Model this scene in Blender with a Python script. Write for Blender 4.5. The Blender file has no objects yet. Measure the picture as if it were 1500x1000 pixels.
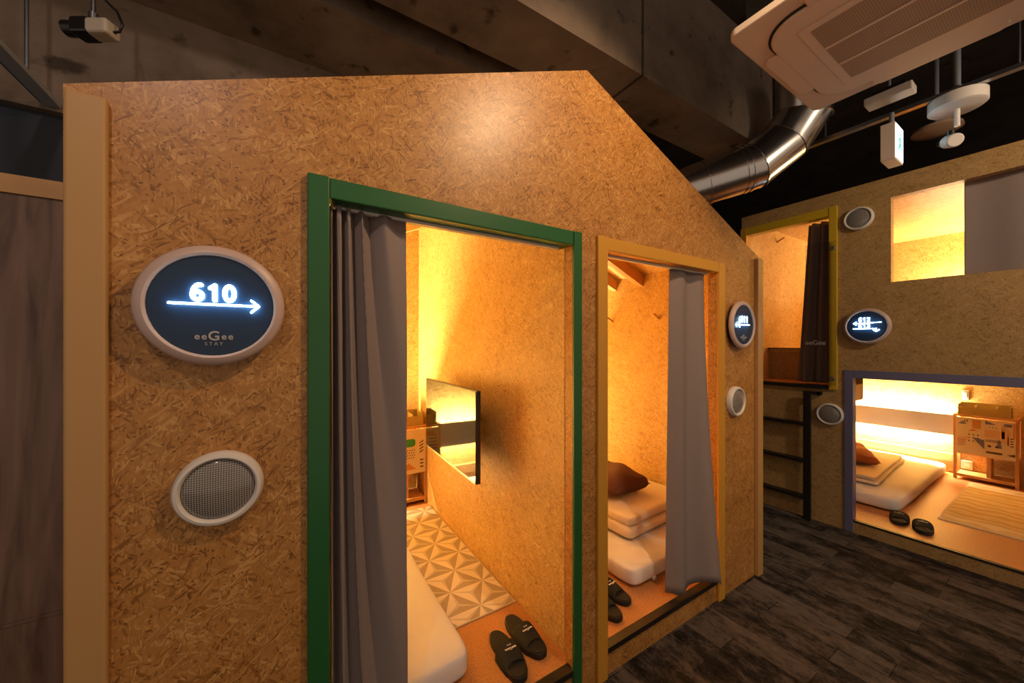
import bpy, bmesh, math, random
from mathutils import Vector, Matrix
random.seed(7)
C = bpy.context.scene.collection
PI = math.pi
H = 1.542

# ------------------------------------------------------------------ materials
MATS = {}
def newmat(name):
    m = bpy.data.materials.new(name); m.use_nodes = True
    nt = m.node_tree; b = nt.nodes['Principled BSDF']
    MATS[name] = m
    return m, nt, b
def srgb(r, g, b):
    f = lambda c: (c/255/12.92) if c/255 <= .04045 else ((c/255+.055)/1.055)**2.4
    return (f(r), f(g), f(b), 1)
def plain(name, col, rough=.5, metal=0, spec=.5, bump=0, bscale=200, var=0, vscale=6, coat=0):
    m, nt, b = newmat(name)
    b.inputs['Base Color'].default_value = col
    b.inputs['Roughness'].default_value = rough
    b.inputs['Metallic'].default_value = metal
    b.inputs['Specular IOR Level'].default_value = spec
    b.inputs['Coat Weight'].default_value = coat
    N = nt.nodes; L = nt.links
    if var or bump:
        tc = N.new('ShaderNodeTexCoord')
    if var:
        nz = N.new('ShaderNodeTexNoise'); nz.inputs['Scale'].default_value = vscale; nz.inputs['Detail'].default_value = 5
        L.new(tc.outputs['Object'], nz.inputs['Vector'])
        mr = N.new('ShaderNodeMapRange'); mr.inputs['From Min'].default_value = .3; mr.inputs['From Max'].default_value = .7
        mr.inputs['To Min'].default_value = 1-var; mr.inputs['To Max'].default_value = 1+var
        L.new(nz.outputs['Fac'], mr.inputs['Value'])
        mx = N.new('ShaderNodeVectorMath'); mx.operation = 'SCALE'; mx.inputs[0].default_value = col[:3]
        L.new(mr.outputs['Result'], mx.inputs['Scale']); L.new(mx.outputs['Vector'], b.inputs['Base Color'])
    if bump:
        n2 = N.new('ShaderNodeTexNoise'); n2.inputs['Scale'].default_value = bscale; n2.inputs['Detail'].default_value = 3
        L.new(tc.outputs['Object'], n2.inputs['Vector'])
        bp = N.new('ShaderNodeBump'); bp.inputs['Strength'].default_value = bump; bp.inputs['Distance'].default_value = .002
        L.new(n2.outputs['Fac'], bp.inputs['Height']); L.new(bp.outputs['Normal'], b.inputs['Normal'])
    return m
def emis(name, col, strength):
    m, nt, b = newmat(name)
    b.inputs['Base Color'].default_value = (0, 0, 0, 1)
    b.inputs['Emission Color'].default_value = col; b.inputs['Emission Strength'].default_value = strength
    return m
def ramp(nt, stops):
    r = nt.nodes.new('ShaderNodeValToRGB'); e = r.color_ramp.elements
    e[0].position = stops[0][0]; e[0].color = stops[0][1]
    e[1].position = stops[-1][0]; e[1].color = stops[-1][1]
    for p, c in stops[1:-1]:
        x = e.new(p); x.color = c
    return r

def osb(name, dark, mid, light, rough=.38, contrast=1.0, flake=1.0):
    """oriented strand board: layers of thin flakes lying at different angles, plus dark specks"""
    m, nt, b = newmat(name); N = nt.nodes; L = nt.links
    uv = N.new('ShaderNodeUVMap'); uv.uv_map = 'UVMap'
    wn = N.new('ShaderNodeTexNoise'); wn.inputs['Scale'].default_value = 3.3; wn.inputs['Detail'].default_value = 4; wn.inputs['Roughness'].default_value = .6
    L.new(uv.outputs['UV'], wn.inputs['Vector'])
    sub = N.new('ShaderNodeVectorMath'); sub.operation = 'SUBTRACT'; sub.inputs[1].default_value = (.5, .5, .5)
    L.new(wn.outputs['Color'], sub.inputs[0])
    sc = N.new('ShaderNodeVectorMath'); sc.operation = 'SCALE'; sc.inputs['Scale'].default_value = .07
    L.new(sub.outputs[0], sc.inputs[0])
    add = N.new('ShaderNodeVectorMath'); add.operation = 'ADD'
    L.new(uv.outputs['UV'], add.inputs[0]); L.new(sc.outputs[0], add.inputs[1])
    cur = None
    angs = [.15, 2.05, 1.1, 2.75, .62, 1.62, 2.4]
    for i, a in enumerate(angs):
        r0 = N.new('ShaderNodeMapping'); r0.inputs['Rotation'].default_value = (0, 0, a)
        L.new(add.outputs[0], r0.inputs['Vector'])
        r1 = N.new('ShaderNodeMapping'); r1.inputs['Location'].default_value = (i*3.7+.31, i*2.9+.17, 0)
        ln, wd = [(16, 90), (22, 150), (34, 190), (18, 170), (30, 150), (46, 260), (24, 210)][i]
        r1.inputs['Scale'].default_value = (ln*flake, wd*flake, 1)
        L.new(r0.outputs[0], r1.inputs['Vector'])
        v = N.new('ShaderNodeTexVoronoi'); v.voronoi_dimensions = '2D'; v.inputs['Scale'].default_value = 1
        L.new(r1.outputs[0], v.inputs['Vector'])
        sep = N.new('ShaderNodeSeparateColor'); L.new(v.outputs['Color'], sep.inputs[0])
        if cur is None:
            cur = sep.outputs[0]
        else:
            gt = N.new('ShaderNodeMath'); gt.operation = 'GREATER_THAN'; gt.inputs[1].default_value = [.5, .6, .72, .74, .78, .82, .86][i]
            L.new(sep.outputs[1], gt.inputs[0])
            mx = N.new('ShaderNodeMix'); mx.data_type = 'FLOAT'
            L.new(gt.outputs[0], mx.inputs[0]); L.new(cur, mx.inputs[2]); L.new(sep.outputs[0], mx.inputs[3])
            cur = mx.outputs[0]
    big = N.new('ShaderNodeTexNoise'); big.inputs['Scale'].default_value = 14; big.inputs['Detail'].default_value = 8; big.inputs['Roughness'].default_value = .75
    L.new(uv.outputs['UV'], big.inputs['Vector'])
    mm = N.new('ShaderNodeMix'); mm.data_type = 'FLOAT'; mm.inputs[0].default_value = .52
    L.new(cur, mm.inputs[2]); L.new(big.outputs['Fac'], mm.inputs[3])
    lf = N.new('ShaderNodeTexNoise'); lf.inputs['Scale'].default_value = 4.5; lf.inputs['Detail'].default_value = 4
    L.new(uv.outputs['UV'], lf.inputs['Vector'])
    m4 = N.new('ShaderNodeMix'); m4.data_type = 'FLOAT'; m4.inputs[0].default_value = .22
    L.new(mm.outputs[0], m4.inputs[2]); L.new(lf.outputs['Fac'], m4.inputs[3]); mm = m4
    k = contrast
    lo = tuple(mid[i]+(dark[i]-mid[i])*k for i in range(3))+(1,); hi = tuple(mid[i]+(light[i]-mid[i])*k for i in range(3))+(1,)
    cr = ramp(nt, [(.27, lo), (.44, mid), (.56, mid), (.74, hi)])
    L.new(mm.outputs[0], cr.inputs[0])
    # dark specks
    sp = N.new('ShaderNodeMapping'); sp.inputs['Scale'].default_value = (95*flake, 190*flake, 1); sp.inputs['Rotation'].default_value = (0, 0, .6)
    L.new(add.outputs[0], sp.inputs['Vector'])
    v2 = N.new('ShaderNodeTexVoronoi'); v2.voronoi_dimensions = '2D'; v2.inputs['Scale'].default_value = 1
    L.new(sp.outputs[0], v2.inputs['Vector'])
    s2 = N.new('ShaderNodeSeparateColor'); L.new(v2.outputs['Color'], s2.inputs[0])
    g2 = N.new('ShaderNodeMath'); g2.operation = 'GREATER_THAN'; g2.inputs[1].default_value = .972
    L.new(s2.outputs[2], g2.inputs[0])
    l2 = N.new('ShaderNodeMath'); l2.operation = 'LESS_THAN'; l2.inputs[1].default_value = .42
    L.new(v2.outputs['Distance'], l2.inputs[0])
    ml = N.new('ShaderNodeMath'); ml.operation = 'MULTIPLY'; L.new(g2.outputs[0], ml.inputs[0]); L.new(l2.outputs[0], ml.inputs[1])
    m3 = N.new('ShaderNodeMath'); m3.operation = 'MULTIPLY'; m3.inputs[1].default_value = .7; L.new(ml.outputs[0], m3.inputs[0])
    mc = N.new('ShaderNodeMix'); mc.data_type = 'RGBA'; mc.inputs[7].default_value = (dark[0]*.35, dark[1]*.3, dark[2]*.3, 1)
    L.new(m3.outputs[0], mc.inputs[0]); L.new(cr.outputs[0], mc.inputs[6])
    L.new(mc.outputs[2], b.inputs['Base Color'])
    bp = N.new('ShaderNodeBump'); bp.inputs['Strength'].default_value = .25; bp.inputs['Distance'].default_value = .002
    L.new(cur, bp.inputs['Height']); L.new(bp.outputs[0], b.inputs['Normal'])
    b.inputs['Roughness'].default_value = rough
    b.inputs['Specular IOR Level'].default_value = .45
    return m

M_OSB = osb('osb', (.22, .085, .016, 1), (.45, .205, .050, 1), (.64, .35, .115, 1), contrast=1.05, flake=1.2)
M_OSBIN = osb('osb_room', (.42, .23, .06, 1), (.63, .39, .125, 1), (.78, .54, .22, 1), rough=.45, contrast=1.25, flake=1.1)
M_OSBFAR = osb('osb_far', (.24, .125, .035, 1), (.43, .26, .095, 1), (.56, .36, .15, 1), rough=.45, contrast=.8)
M_GREEN = plain('green_paint', (.018, .115, .03, 1), .35, bump=.05)
M_YELLOW = plain('yellow_paint', (.62, .30, .035, 1), .4, bump=.05)
M_YELLOW2 = plain('bright_yellow_paint', (.62, .40, .02, 1), .4, bump=.05)
M_TAN = plain('tan_paint', (.50, .28, .10, 1), .45, bump=.05)
M_BLUE = plain('blue_paint', (.15, .145, .25, 1), .4, bump=.05)
M_CREAMW = plain('cream_paint', (.62, .52, .40, 1), .4)
M_PINK = plain('sign_rim', (.56, .40, .34, 1), .4)
M_WHITEP = plain('white_plastic', (.74, .68, .62, 1), .35)
M_ACP = plain('ac_plastic', (.84, .70, .58, 1), .4)
M_BLACKM = plain('black_metal', (.012, .01, .009, 1), .45)
M_BLACKP = plain('black_plastic', (.015, .014, .013, 1), .3)
M_RUBBER = plain('black_foam', (.008, .007, .006, 1), .6, bump=.3, bscale=400)
M_RUBBER2 = plain('black_fabric', (.011, .009, .008, 1), .8, bump=.4, bscale=700)
M_SCREEN = plain('tv_screen', (.008, .007, .005, 1), .05, spec=.4, coat=0)
M_WOOD = plain('pine', (.62, .33, .12, 1), .5, var=.1, vscale=9)
M_WOOD2 = plain('cabinet_wood', (.60, .30, .10, 1), .5, var=.08, vscale=9)
M_CURT = plain('grey_curtain', (.27, .21, .19, 1), .9, bump=.5, bscale=900)
M_SHEET = plain('white_sheet', (.78, .74, .70, 1), .85, bump=.2, bscale=60)
M_DUVET = plain('cream_duvet', (.74, .63, .48, 1), .85, bump=.3, bscale=50)
M_PILB = plain('brown_pillowcase', (.085, .025, .015, 1), .8, bump=.4, bscale=500)
M_PILO = plain('orange_pillowcase', (.42, .15, .045, 1), .8, bump=.4, bscale=500)
M_PANEL = plain('panel_lilac', (.50, .47, .50, 1), .6)
M_TRAY = plain('olive_board', (.42, .30, .09, 1), .6, var=.1)
M_TRAYL = plain('cream_edge', (.66, .52, .32, 1), .6)
M_DOORP = plain('cream_door_print', (.74, .60, .40, 1), .5)
M_PBLUE = plain('print_blue', (.17, .17, .28, 1), .6)
M_PGREEN = plain('print_green', (.03, .22, .05, 1), .6)
M_PDARK = plain('print_dark', (.10, .05, .02, 1), .6)
M_PORAN = plain('print_orange', (.62, .27, .06, 1), .6)
M_PPINK = plain('print_peach', (.72, .44, .24, 1), .6)
M_METAL = plain('galvanised_steel', (.62, .60, .58, 1), .22, metal=1, bump=.05, bscale=8)
M_STEEL = plain('rail_steel', (.45, .47, .50, 1), .3, metal=1)
M_GREYR = plain('grey_rail', (.20, .22, .25, 1), .4)
M_DISC = plain('tan_disc', (.38, .25, .16, 1), .5)
M_CORK = plain('cork_floor', (.52, .23, .075, 1), .4, var=.22, vscale=110)
M_MATTW = plain('rug_cream', (.60, .50, .38, 1), .7, bump=.3, bscale=400)
M_RUGL = plain('rug_light', (.78, .67, .54, 1), .7)
M_RUGD = plain('rug_shade', (.42, .32, .22, 1), .7)
M_RUGM = plain('rug_mid', (.50, .39, .27, 1), .7)
M_NAVY = plain('navy_wall', (.022, .030, .048, 1), .7, var=.15, vscale=3)
M_LOGO = plain('logo_grey', (.42, .38, .36, 1), .4)
M_LOGOW = plain('logo_white', (.85, .8, .75, 1), .5)
M_FACE = plain('sign_face', (.010, .030, .070, 1), .3)
M_LETTER = emis('lit_letters', (.50, .80, 1, 1), 20)
M_LED = emis('led_strip', (1, .80, .52, 1), 9)
M_EXITG = emis('exit_green', (.0, .55, .28, 1), 1.0)
M_EXIT = emis('exit_lit', (.70, .90, 1, 1), 1.8)

def mk_grille(name, base, hole, dens):
    m, nt, b = newmat(name); N = nt.nodes; L = nt.links
    uv = N.new('ShaderNodeUVMap'); uv.uv_map = 'UVMap'
    mp = N.new('ShaderNodeMapping'); mp.inputs['Scale'].default_value = (dens, dens, 1); L.new(uv.outputs[0], mp.inputs[0])
    v = N.new('ShaderNodeTexVoronoi'); v.voronoi_dimensions = '2D'; v.inputs['Scale'].default_value = 1; v.inputs['Randomness'].default_value = 0
    L.new(mp.outputs[0], v.inputs[0])
    r = ramp(nt, [(.28, hole), (.36, base)]); L.new(v.outputs['Distance'], r.inputs[0])
    L.new(r.outputs[0], b.inputs['Base Color']); b.inputs['Roughness'].default_value = .22
    b.inputs['Coat Weight'].default_value = .6; b.inputs['Coat Roughness'].default_value = .08
    return m
M_GRILLE = mk_grille('speaker_mesh', (.32, .29, .26, 1), (.03, .028, .026, 1), 190)
def mk_acgrille():
    m, nt, b = newmat('ac_grille'); N = nt.nodes; L = nt.links
    uv = N.new('ShaderNodeUVMap'); uv.uv_map = 'UVMap'
    sx = N.new('ShaderNodeSeparateXYZ'); L.new(uv.outputs[0], sx.inputs[0])
    def grid(o, f, w):
        a = N.new('ShaderNodeMath'); a.operation = 'MULTIPLY'; a.inputs[1].default_value = f; L.new(o, a.inputs[0])
        c = N.new('ShaderNodeMath'); c.operation = 'FRACT'; L.new(a.outputs[0], c.inputs[0])
        d = N.new('ShaderNodeMath'); d.operation = 'LESS_THAN'; d.inputs[1].default_value = w; L.new(c.outputs[0], d.inputs[0]); return d
    g1 = grid(sx.outputs[0], 160, .5); g2 = grid(sx.outputs[1], 130, .5)
    mu = N.new('ShaderNodeMath'); mu.operation = 'MULTIPLY'; L.new(g1.outputs[0], mu.inputs[0]); L.new(g2.outputs[0], mu.inputs[1])
    mx = N.new('ShaderNodeMix'); mx.data_type = 'RGBA'; mx.inputs[6].default_value = (.46, .33, .23, 1); mx.inputs[7].default_value = (.26, .18, .12, 1)
    L.new(mu.outputs[0], mx.inputs[0]); L.new(mx.outputs[2], b.inputs['Base Color']); b.inputs['Roughness'].default_value = .5
    return m
M_ACG = mk_acgrille()
def mk_woodwall():
    m, nt, b = newmat('grained_panel'); N = nt.nodes; L = nt.links
    tc = N.new('ShaderNodeTexCoord')
    mp = N.new('ShaderNodeMapping'); mp.inputs['Scale'].default_value = (9, 9, .9); L.new(tc.outputs['Object'], mp.inputs[0])
    n = N.new('ShaderNodeTexNoise'); n.inputs['Scale'].default_value = 2.2; n.inputs['Detail'].default_value = 8; n.inputs['Distortion'].default_value = 1.6
    L.new(mp.outputs[0], n.inputs['Vector'])
    r = ramp(nt, [(.3, (.10, .052, .034, 1)), (.5, (.19, .105, .070, 1)), (.72, (.24, .14, .095, 1))]); L.new(n.outputs['Fac'], r.inputs[0])
    L.new(r.outputs[0], b.inputs['Base Color']); b.inputs['Roughness'].default_value = .45
    return m
M_PANELW = mk_woodwall()
def mk_carpet():
    m, nt, b = newmat('carpet_planks'); N = nt.nodes; L = nt.links
    uv = N.new('ShaderNodeUVMap'); uv.uv_map = 'UVMap'
    rot = N.new('ShaderNodeMapping'); rot.inputs['Rotation'].default_value = (0, 0, PI/2); L.new(uv.outputs[0], rot.inputs[0])
    br = N.new('ShaderNodeTexBrick'); br.inputs['Scale'].default_value = 1; br.inputs['Brick Width'].default_value = .50; br.inputs['Row Height'].default_value = .125
    br.inputs['Mortar Size'].default_value = .0025; br.inputs['Bias'].default_value = 0; br.inputs['Color1'].default_value = (0, 0, 0, 1); br.inputs['Color2'].default_value = (1, 1, 1, 1); br.inputs['Mortar'].default_value = (.1, .1, .1, 1)
    br.offset = .37; L.new(rot.outputs[0], br.inputs[0])
    st = N.new('ShaderNodeMapping'); st.inputs['Scale'].default_value = (1.0, 1.9, 1); L.new(rot.outputs[0], st.inputs[0])
    n = N.new('ShaderNodeTexNoise'); n.inputs['Scale'].default_value = 5.6; n.inputs['Detail'].default_value = 12; n.inputs['Roughness'].default_value = .86; n.inputs['Distortion'].default_value = .25
    L.new(st.outputs[0], n.inputs['Vector'])
    ad = N.new('ShaderNodeMix'); ad.data_type = 'FLOAT'; ad.inputs[0].default_value = .13
    L.new(n.outputs['Fac'], ad.inputs[2]); L.new(br.outputs['Color'], ad.inputs[3])
    r = ramp(nt, [(.38, (.014, .011, .009, 1)), (.46, (.036, .028, .023, 1)), (.52, (.095, .074, .060, 1)), (.66, (.17, .135, .11, 1))]); L.new(ad.outputs[0], r.inputs[0])
    L.new(r.outputs[0], b.inputs['Base Color']); b.inputs['Roughness'].default_value = .95; b.inputs['Specular IOR Level'].default_value = .1
    n2 = N.new('ShaderNodeTexNoise'); n2.inputs['Scale'].default_value = 260; L.new(uv.outputs[0], n2.inputs['Vector'])
    bp = N.new('ShaderNodeBump'); bp.inputs['Strength'].default_value = .8; bp.inputs['Distance'].default_value = .004
    L.new(n2.outputs['Fac'], bp.inputs['Height']); L.new(bp.outputs[0], b.inputs['Normal'])
    return m
M_CARPET = mk_carpet()
def mk_concrete(name, c0, c1, c2):
    m, nt, b = newmat(name); N = nt.nodes; L = nt.links
    tc = N.new('ShaderNodeTexCoord')
    n = N.new('ShaderNodeTexNoise'); n.inputs['Scale'].default_value = 1.6; n.inputs['Detail'].default_value = 9; n.inputs['Roughness'].default_value = .68
    L.new(tc.outputs['Object'], n.inputs['Vector'])
    r = ramp(nt, [(.32, c0), (.5, c1), (.7, c2)]); L.new(n.outputs['Fac'], r.inputs[0])
    v = N.new('ShaderNodeTexNoise'); v.inputs['Scale'].default_value = 7; v.inputs['Detail'].default_value = 6
    L.new(tc.outputs['Object'], v.inputs['Vector'])
    r2 = ramp(nt, [(.30, (.12, .10, .08, 1)), (.38, (1, 1, 1, 1))]); L.new(v.outputs['Fac'], r2.inputs[0])
    mx = N.new('ShaderNodeMix'); mx.data_type = 'RGBA'; mx.blend_type = 'MULTIPLY'; mx.inputs[0].default_value = .8
    L.new(r.outputs[0], mx.inputs[6]); L.new(r2.outputs[0], mx.inputs[7])
    L.new(mx.outputs[2], b.inputs['Base Color']); b.inputs['Roughness'].default_value = .85
    bp = N.new('ShaderNodeBump'); bp.inputs['Strength'].default_value = .5; bp.inputs['Distance'].default_value = .01
    L.new(n.outputs['Fac'], bp.inputs['Height']); L.new(bp.outputs[0], b.inputs['Normal'])
    return m
M_CONC = mk_concrete('bare_concrete', (.13, .095, .068, 1), (.26, .195, .145, 1), (.37, .285, .215, 1))
M_CONCD = mk_concrete('dark_concrete', (.03, .024, .018, 1), (.065, .05, .038, 1), (.10, .08, .06, 1))
def mk_wavy():
    m, nt, b = newmat('wavy_rug'); N = nt.nodes; L = nt.links
    uv = N.new('ShaderNodeUVMap'); uv.uv_map = 'UVMap'
    w = N.new('ShaderNodeTexWave'); w.wave_type = 'BANDS'; w.bands_direction = 'X'; w.wave_profile = 'SIN'
    w.inputs['Scale'].default_value = 2.6; w.inputs['Distortion'].default_value = 5; w.inputs['Detail'].default_value = 1; w.inputs['Detail Scale'].default_value = 2.4
    L.new(uv.outputs[0], w.inputs['Vector'])
    r = ramp(nt, [(.3, (.72, .57, .33, 1)), (.7, (.60, .43, .20, 1))]); L.new(w.outputs['Fac'], r.inputs[0])
    L.new(r.outputs[0], b.inputs['Base Color']); b.inputs['Roughness'].default_value = .75
    return m
M_WAVY = mk_wavy()
def mk_acrylic():
    m, nt, b = newmat('clear_acrylic')
    N = nt.nodes; L = nt.links; N.remove(b)
    tr = N.new('ShaderNodeBsdfTransparent'); tr.inputs[0].default_value = (.93, .93, .94, 1)
    gs = N.new('ShaderNodeBsdfGlossy'); gs.inputs['Roughness'].default_value = .03
    fr = N.new('ShaderNodeFresnel'); fr.inputs[0].default_value = 1.4
    mx = N.new('ShaderNodeMixShader'); L.new(fr.outputs[0], mx.inputs[0]); L.new(tr.outputs[0], mx.inputs[1]); L.new(gs.outputs[0], mx.inputs[2])
    L.new(mx.outputs[0], N['Material Output'].inputs['Surface'])
    return m
M_ACRYL = mk_acrylic()

# ------------------------------------------------------------------ mesh helpers
class MB:
    def __init__(s): s.bm = bmesh.new(); s.mi = 0
    def _f(s, vs):
        try:
            f = s.bm.faces.new(vs); f.material_index = s.mi; return f
        except ValueError: return None
    def box(s, x0, x1, y0, y1, z0, z1):
        x0, x1 = min(x0, x1), max(x0, x1); y0, y1 = min(y0, y1), max(y0, y1); z0, z1 = min(z0, z1), max(z0, z1)
        v = [s.bm.verts.new(p) for p in [(x0,y0,z0),(x1,y0,z0),(x1,y1,z0),(x0,y1,z0),(x0,y0,z1),(x1,y0,z1),(x1,y1,z1),(x0,y1,z1)]]
        for q in [(3,2,1,0),(4,5,6,7),(0,1,5,4),(1,2,6,5),(2,3,7,6),(3,0,4,7)]: s._f([v[i] for i in q])
        return s
    def prism(s, pts, axis, a, b):
        """pts: 2D outline; axis 'y' -> pts are (x,z); 'x' -> (y,z); 'z' -> (x,y)"""
        def P(p, d):
            return {'y': (p[0], d, p[1]), 'x': (d, p[0], p[1]), 'z': (p[0], p[1], d)}[axis]
        va = [s.bm.verts.new(P(p, a)) for p in pts]; vb = [s.bm.verts.new(P(p, b)) for p in pts]
        s._f(va); s._f(vb[::-1]); n = len(pts)
        for i in range(n): s._f([va[i], vb[i], vb[(i+1) % n], va[(i+1) % n]])
        return s
    def lathe(s, prof, axis='y', c=(0, 0, 0), seg=48, cap=True):
        """prof: list of (radius, distance along axis)"""
        rings = []
        for r, d in prof:
            ring = []
            for k in range(seg):
                a = 2*PI*k/seg; u, w = r*math.cos(a), r*math.sin(a)
                p = {'y': (u, d, w), 'z': (u, w, d), 'x': (d, u, w)}[axis]
                ring.append(s.bm.verts.new((c[0]+p[0], c[1]+p[1], c[2]+p[2])))
            rings.append(ring)
        for a, b in zip(rings, rings[1:]):
            for k in range(seg): s._f([a[k], a[(k+1) % seg], b[(k+1) % seg], b[k]])
        if cap: s._f(rings[0][::-1]); s._f(rings[-1])
        return s
    def tube(s, pts, r, seg=12, cap=True, radii=None):
        pts = [Vector(p) for p in pts]; rings = []; up = None
        for i, p in enumerate(pts):
            if i == 0: t = (pts[1]-p).normalized()
            elif i == len(pts)-1: t = (p-pts[i-1]).normalized()
            else: t = ((pts[i+1]-p).normalized()+(p-pts[i-1]).normalized()).normalized()
            if up is None:
                up = Vector((0, 0, 1)) if abs(t.z) < .9 else Vector((1, 0, 0))
            n = (up - t*up.dot(t)).normalized(); bnm = t.cross(n); up = n
            k = 1.0
            if 0 < i < len(pts)-1:
                k = 1/max(.6, math.cos((pts[i+1]-p).angle(p-pts[i-1])/2))
            rr = radii[i] if radii else r
            ring = []
            for j in range(seg):
                a = 2*PI*j/seg; ring.append(s.bm.verts.new(p + n*math.cos(a)*rr + bnm*math.sin(a)*rr))
            rings.append(ring)
        for a, b in zip(rings, rings[1:]):
            for k in range(seg): s._f([a[k], a[(k+1) % seg], b[(k+1) % seg], b[k]])
        if cap: s._f(rings[0][::-1]); s._f(rings[-1])
        return s
    def poly(s, pts):
        s._f([s.bm.verts.new(p) for p in pts]); return s
    def build(s, name, mats, parent=None, bevel=0, smooth=False, seg=2, solid=0, subd=0, normals=True, loc=None):
        bm = s.bm
        if normals: bmesh.ops.recalc_face_normals(bm, faces=bm.faces)
        uvl = bm.loops.layers.uv.new('UVMap')
        for f in bm.faces:
            n = f.normal; ax = max(range(3), key=lambda i: abs(n[i]))
            for l in f.loops:
                c = l.vert.co
                l[uvl].uv = [(c.y, c.z), (c.x, c.z), (c.x, c.y)][ax]
            f.smooth = smooth
        me = bpy.data.meshes.new(name); bm.to_mesh(me); bm.free()
        for m in (mats if isinstance(mats, (list, tuple)) else [mats]): me.materials.append(m)
        o = bpy.data.objects.new(name, me); C.objects.link(o)
        if parent: o.parent = parent
        if loc: o.location = loc
        if solid:
            md = o.modifiers.new('Solidify', 'SOLIDIFY'); md.thickness = solid; md.offset = 0
        if bevel:
            md = o.modifiers.new('Bevel', 'BEVEL'); md.width = bevel; md.segments = seg; md.limit_method = 'ANGLE'; md.angle_limit = .7
            md.harden_normals = False
        if subd:
            md = o.modifiers.new('Subdivision', 'SUBSURF'); md.levels = subd; md.render_levels = subd
        if smooth and not subd:
            try: me.set_sharp_from_angle(angle=.7)
            except Exception: pass
        return o
def empty(name, label, cat, loc=(0, 0, 0), rotz=0, group=None):
    o = bpy.data.objects.new(name, None); C.objects.link(o); o.empty_display_size = .1
    o.location = loc; o.rotation_euler = (0, 0, rotz); o['label'] = label; o['category'] = cat
    if group: o['group'] = group
    return o
def tag(o, label, cat, group=None):
    o['label'] = label; o['category'] = cat
    if group: o['group'] = group
    return o
def struct(o, label=None, cat=None):
    o['kind'] = 'structure'
    if label: o['label'] = label
    if cat: o['category'] = cat
    return o
def dup(root, loc, rotz, label, group=None):
    r = root.copy(); C.objects.link(r); r.location = loc; r.rotation_euler = (0, 0, rotz); r['label'] = label
    if group: r['group'] = group
    for ch in list(root.children):
        c = ch.copy(); C.objects.link(c); c.parent = r
        for g in ch.children:
            d = g.copy(); C.objects.link(d); d.parent = c
    return r
def text(name, body, size, mat, parent, loc, rot=(PI/2, 0, 0), ext=.001, off=0.0, space=1.0):
    cu = bpy.data.curves.new(name, 'FONT'); cu.body = body; cu.size = size; cu.extrude = ext; cu.offset = off
    cu.align_x = 'CENTER'; cu.align_y = 'CENTER'; cu.space_character = space
    t = bpy.data.objects.new(name, cu); C.objects.link(t)
    bpy.context.view_layer.update()
    me = bpy.data.meshes.new_from_object(t.evaluated_get(bpy.context.evaluated_depsgraph_get()))
    bpy.data.objects.remove(t); bpy.data.curves.remove(cu)
    me.name = name; me.materials.clear(); me.materials.append(mat)
    o = bpy.data.objects.new(name, me); C.objects.link(o); o.parent = parent; o.location = loc; o.rotation_euler = rot
    return o

# ------------------------------------------------------------------ setting: floor, ceiling, beams
struct(MB().box(-4, 8.5, -2.2, 5.2, -.05, 0).build('floor', M_CARPET), 'charcoal carpet with brushed plank pattern')
struct(MB().box(-4, 8.5, -2.2, 5.2, 3.72, 3.8).build('ceiling', M_CONCD), 'dark bare concrete ceiling slab')
b = MB().box(-3.0, 3.12, 1.28, 1.60, 2.99, 3.72)
struct(b.build('trim_1', M_CONC), 'concrete beam running above the cabin')
struct(MB().box(-3.0, 1.9, 1.742, 2.16, 3.0, 3.72).box(-3.0, 2.6, 2.161, 2.36, 2.46, 3.72).build('trim_2', M_CONC), 'deep concrete beam behind the cabin roof')
struct(MB().box(-4, 8.5, 5.2, 5.25, 0, 3.72).build('wall_back', M_NAVY), 'dark rear wall far behind the cabin')
struct(MB().box(-3.0, -.46, 2.2, 2.3, 0, 2.475).build('wall_back', M_NAVY), 'dark navy wall above the wood-grain partition')
struct(MB().box(8.3, 8.4, -2.2, 5.2, 0, 3.72).build('wall_right', M_NAVY), 'dark far wall behind the bunks')
struct(MB().box(-3.0, -.422, 1.30, 1.335, 0, 1.885).build('wall_left', M_PANELW), 'brown wood-grain partition left of the cabin')
struct(MB().box(-3.0, -.422, 1.295, 1.34, 1.886, 1.928).build('trim_3', M_WOOD), 'pale wood cap on the partition')
# seam bead on partition
struct(MB().box(1.62, 1.632, 1.279, 1.601, 2.986, 2.9899).box(1.62, 1.632, 1.276, 1.2799, 2.99, 3.70).build('trim_14', M_CONCD), 'thin seam strip across the concrete beam')
struct(MB().box(-3.0, -.422, 1.297, 1.2995, .905, .912).build('trim_4', M_PANELW), 'horizontal seam strip on the partition')

# ------------------------------------------------------------------ main cabin front (XZ outline, y 1.2..1.28)
XL, XR, XA = -.415, 2.73, 1.147
ZA = H+1.231; SL = .42; SR = .405
def zt(x): return ZA - SL*(XA-x) if x < XA else ZA - SR*(x-XA)
G0, G1, GT = .053, 1.098, 2.035       # green opening outer
Y0, Y1, YT = 1.20, 2.265, 2.04        # yellow opening outer
f = MB()
def piece(pts): f.prism(pts, 'y', 1.2, 1.28)
piece([(XL, 0), (G0+.01, 0), (G0+.01, zt(G0+.01)), (XL, zt(XL))])
def lining(a, b, top): f.box(a, b, 1.2005, 1.25, .132, top)
lining(G1-.036, G1-.0101, GT-.011); lining(Y1-.058, Y1-.0101, YT-.011)
piece([(G0+.01, GT-.01), (G1-.01, GT-.01), (G1-.01, zt(G1-.01)), (G0+.01, zt(G0+.01))])
piece([(G1-.01, 0), (Y0+.01, 0), (Y0+.01, zt(Y0+.01)), (XA, ZA), (G1-.01, zt(G1-.01))])
piece([(Y0+.01, YT-.01), (Y1-.01, YT-.01), (Y1-.01, zt(Y1-.01)), (Y0+.01, zt(Y0+.01))])
piece([(Y1-.01, 0), (XR, 0), (XR, zt(XR)), (Y1-.01, zt(Y1-.01))])
piece([(G0+.01, 0), (G1-.01, 0), (G1-.01, .105), (G0+.01, .105)])
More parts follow.
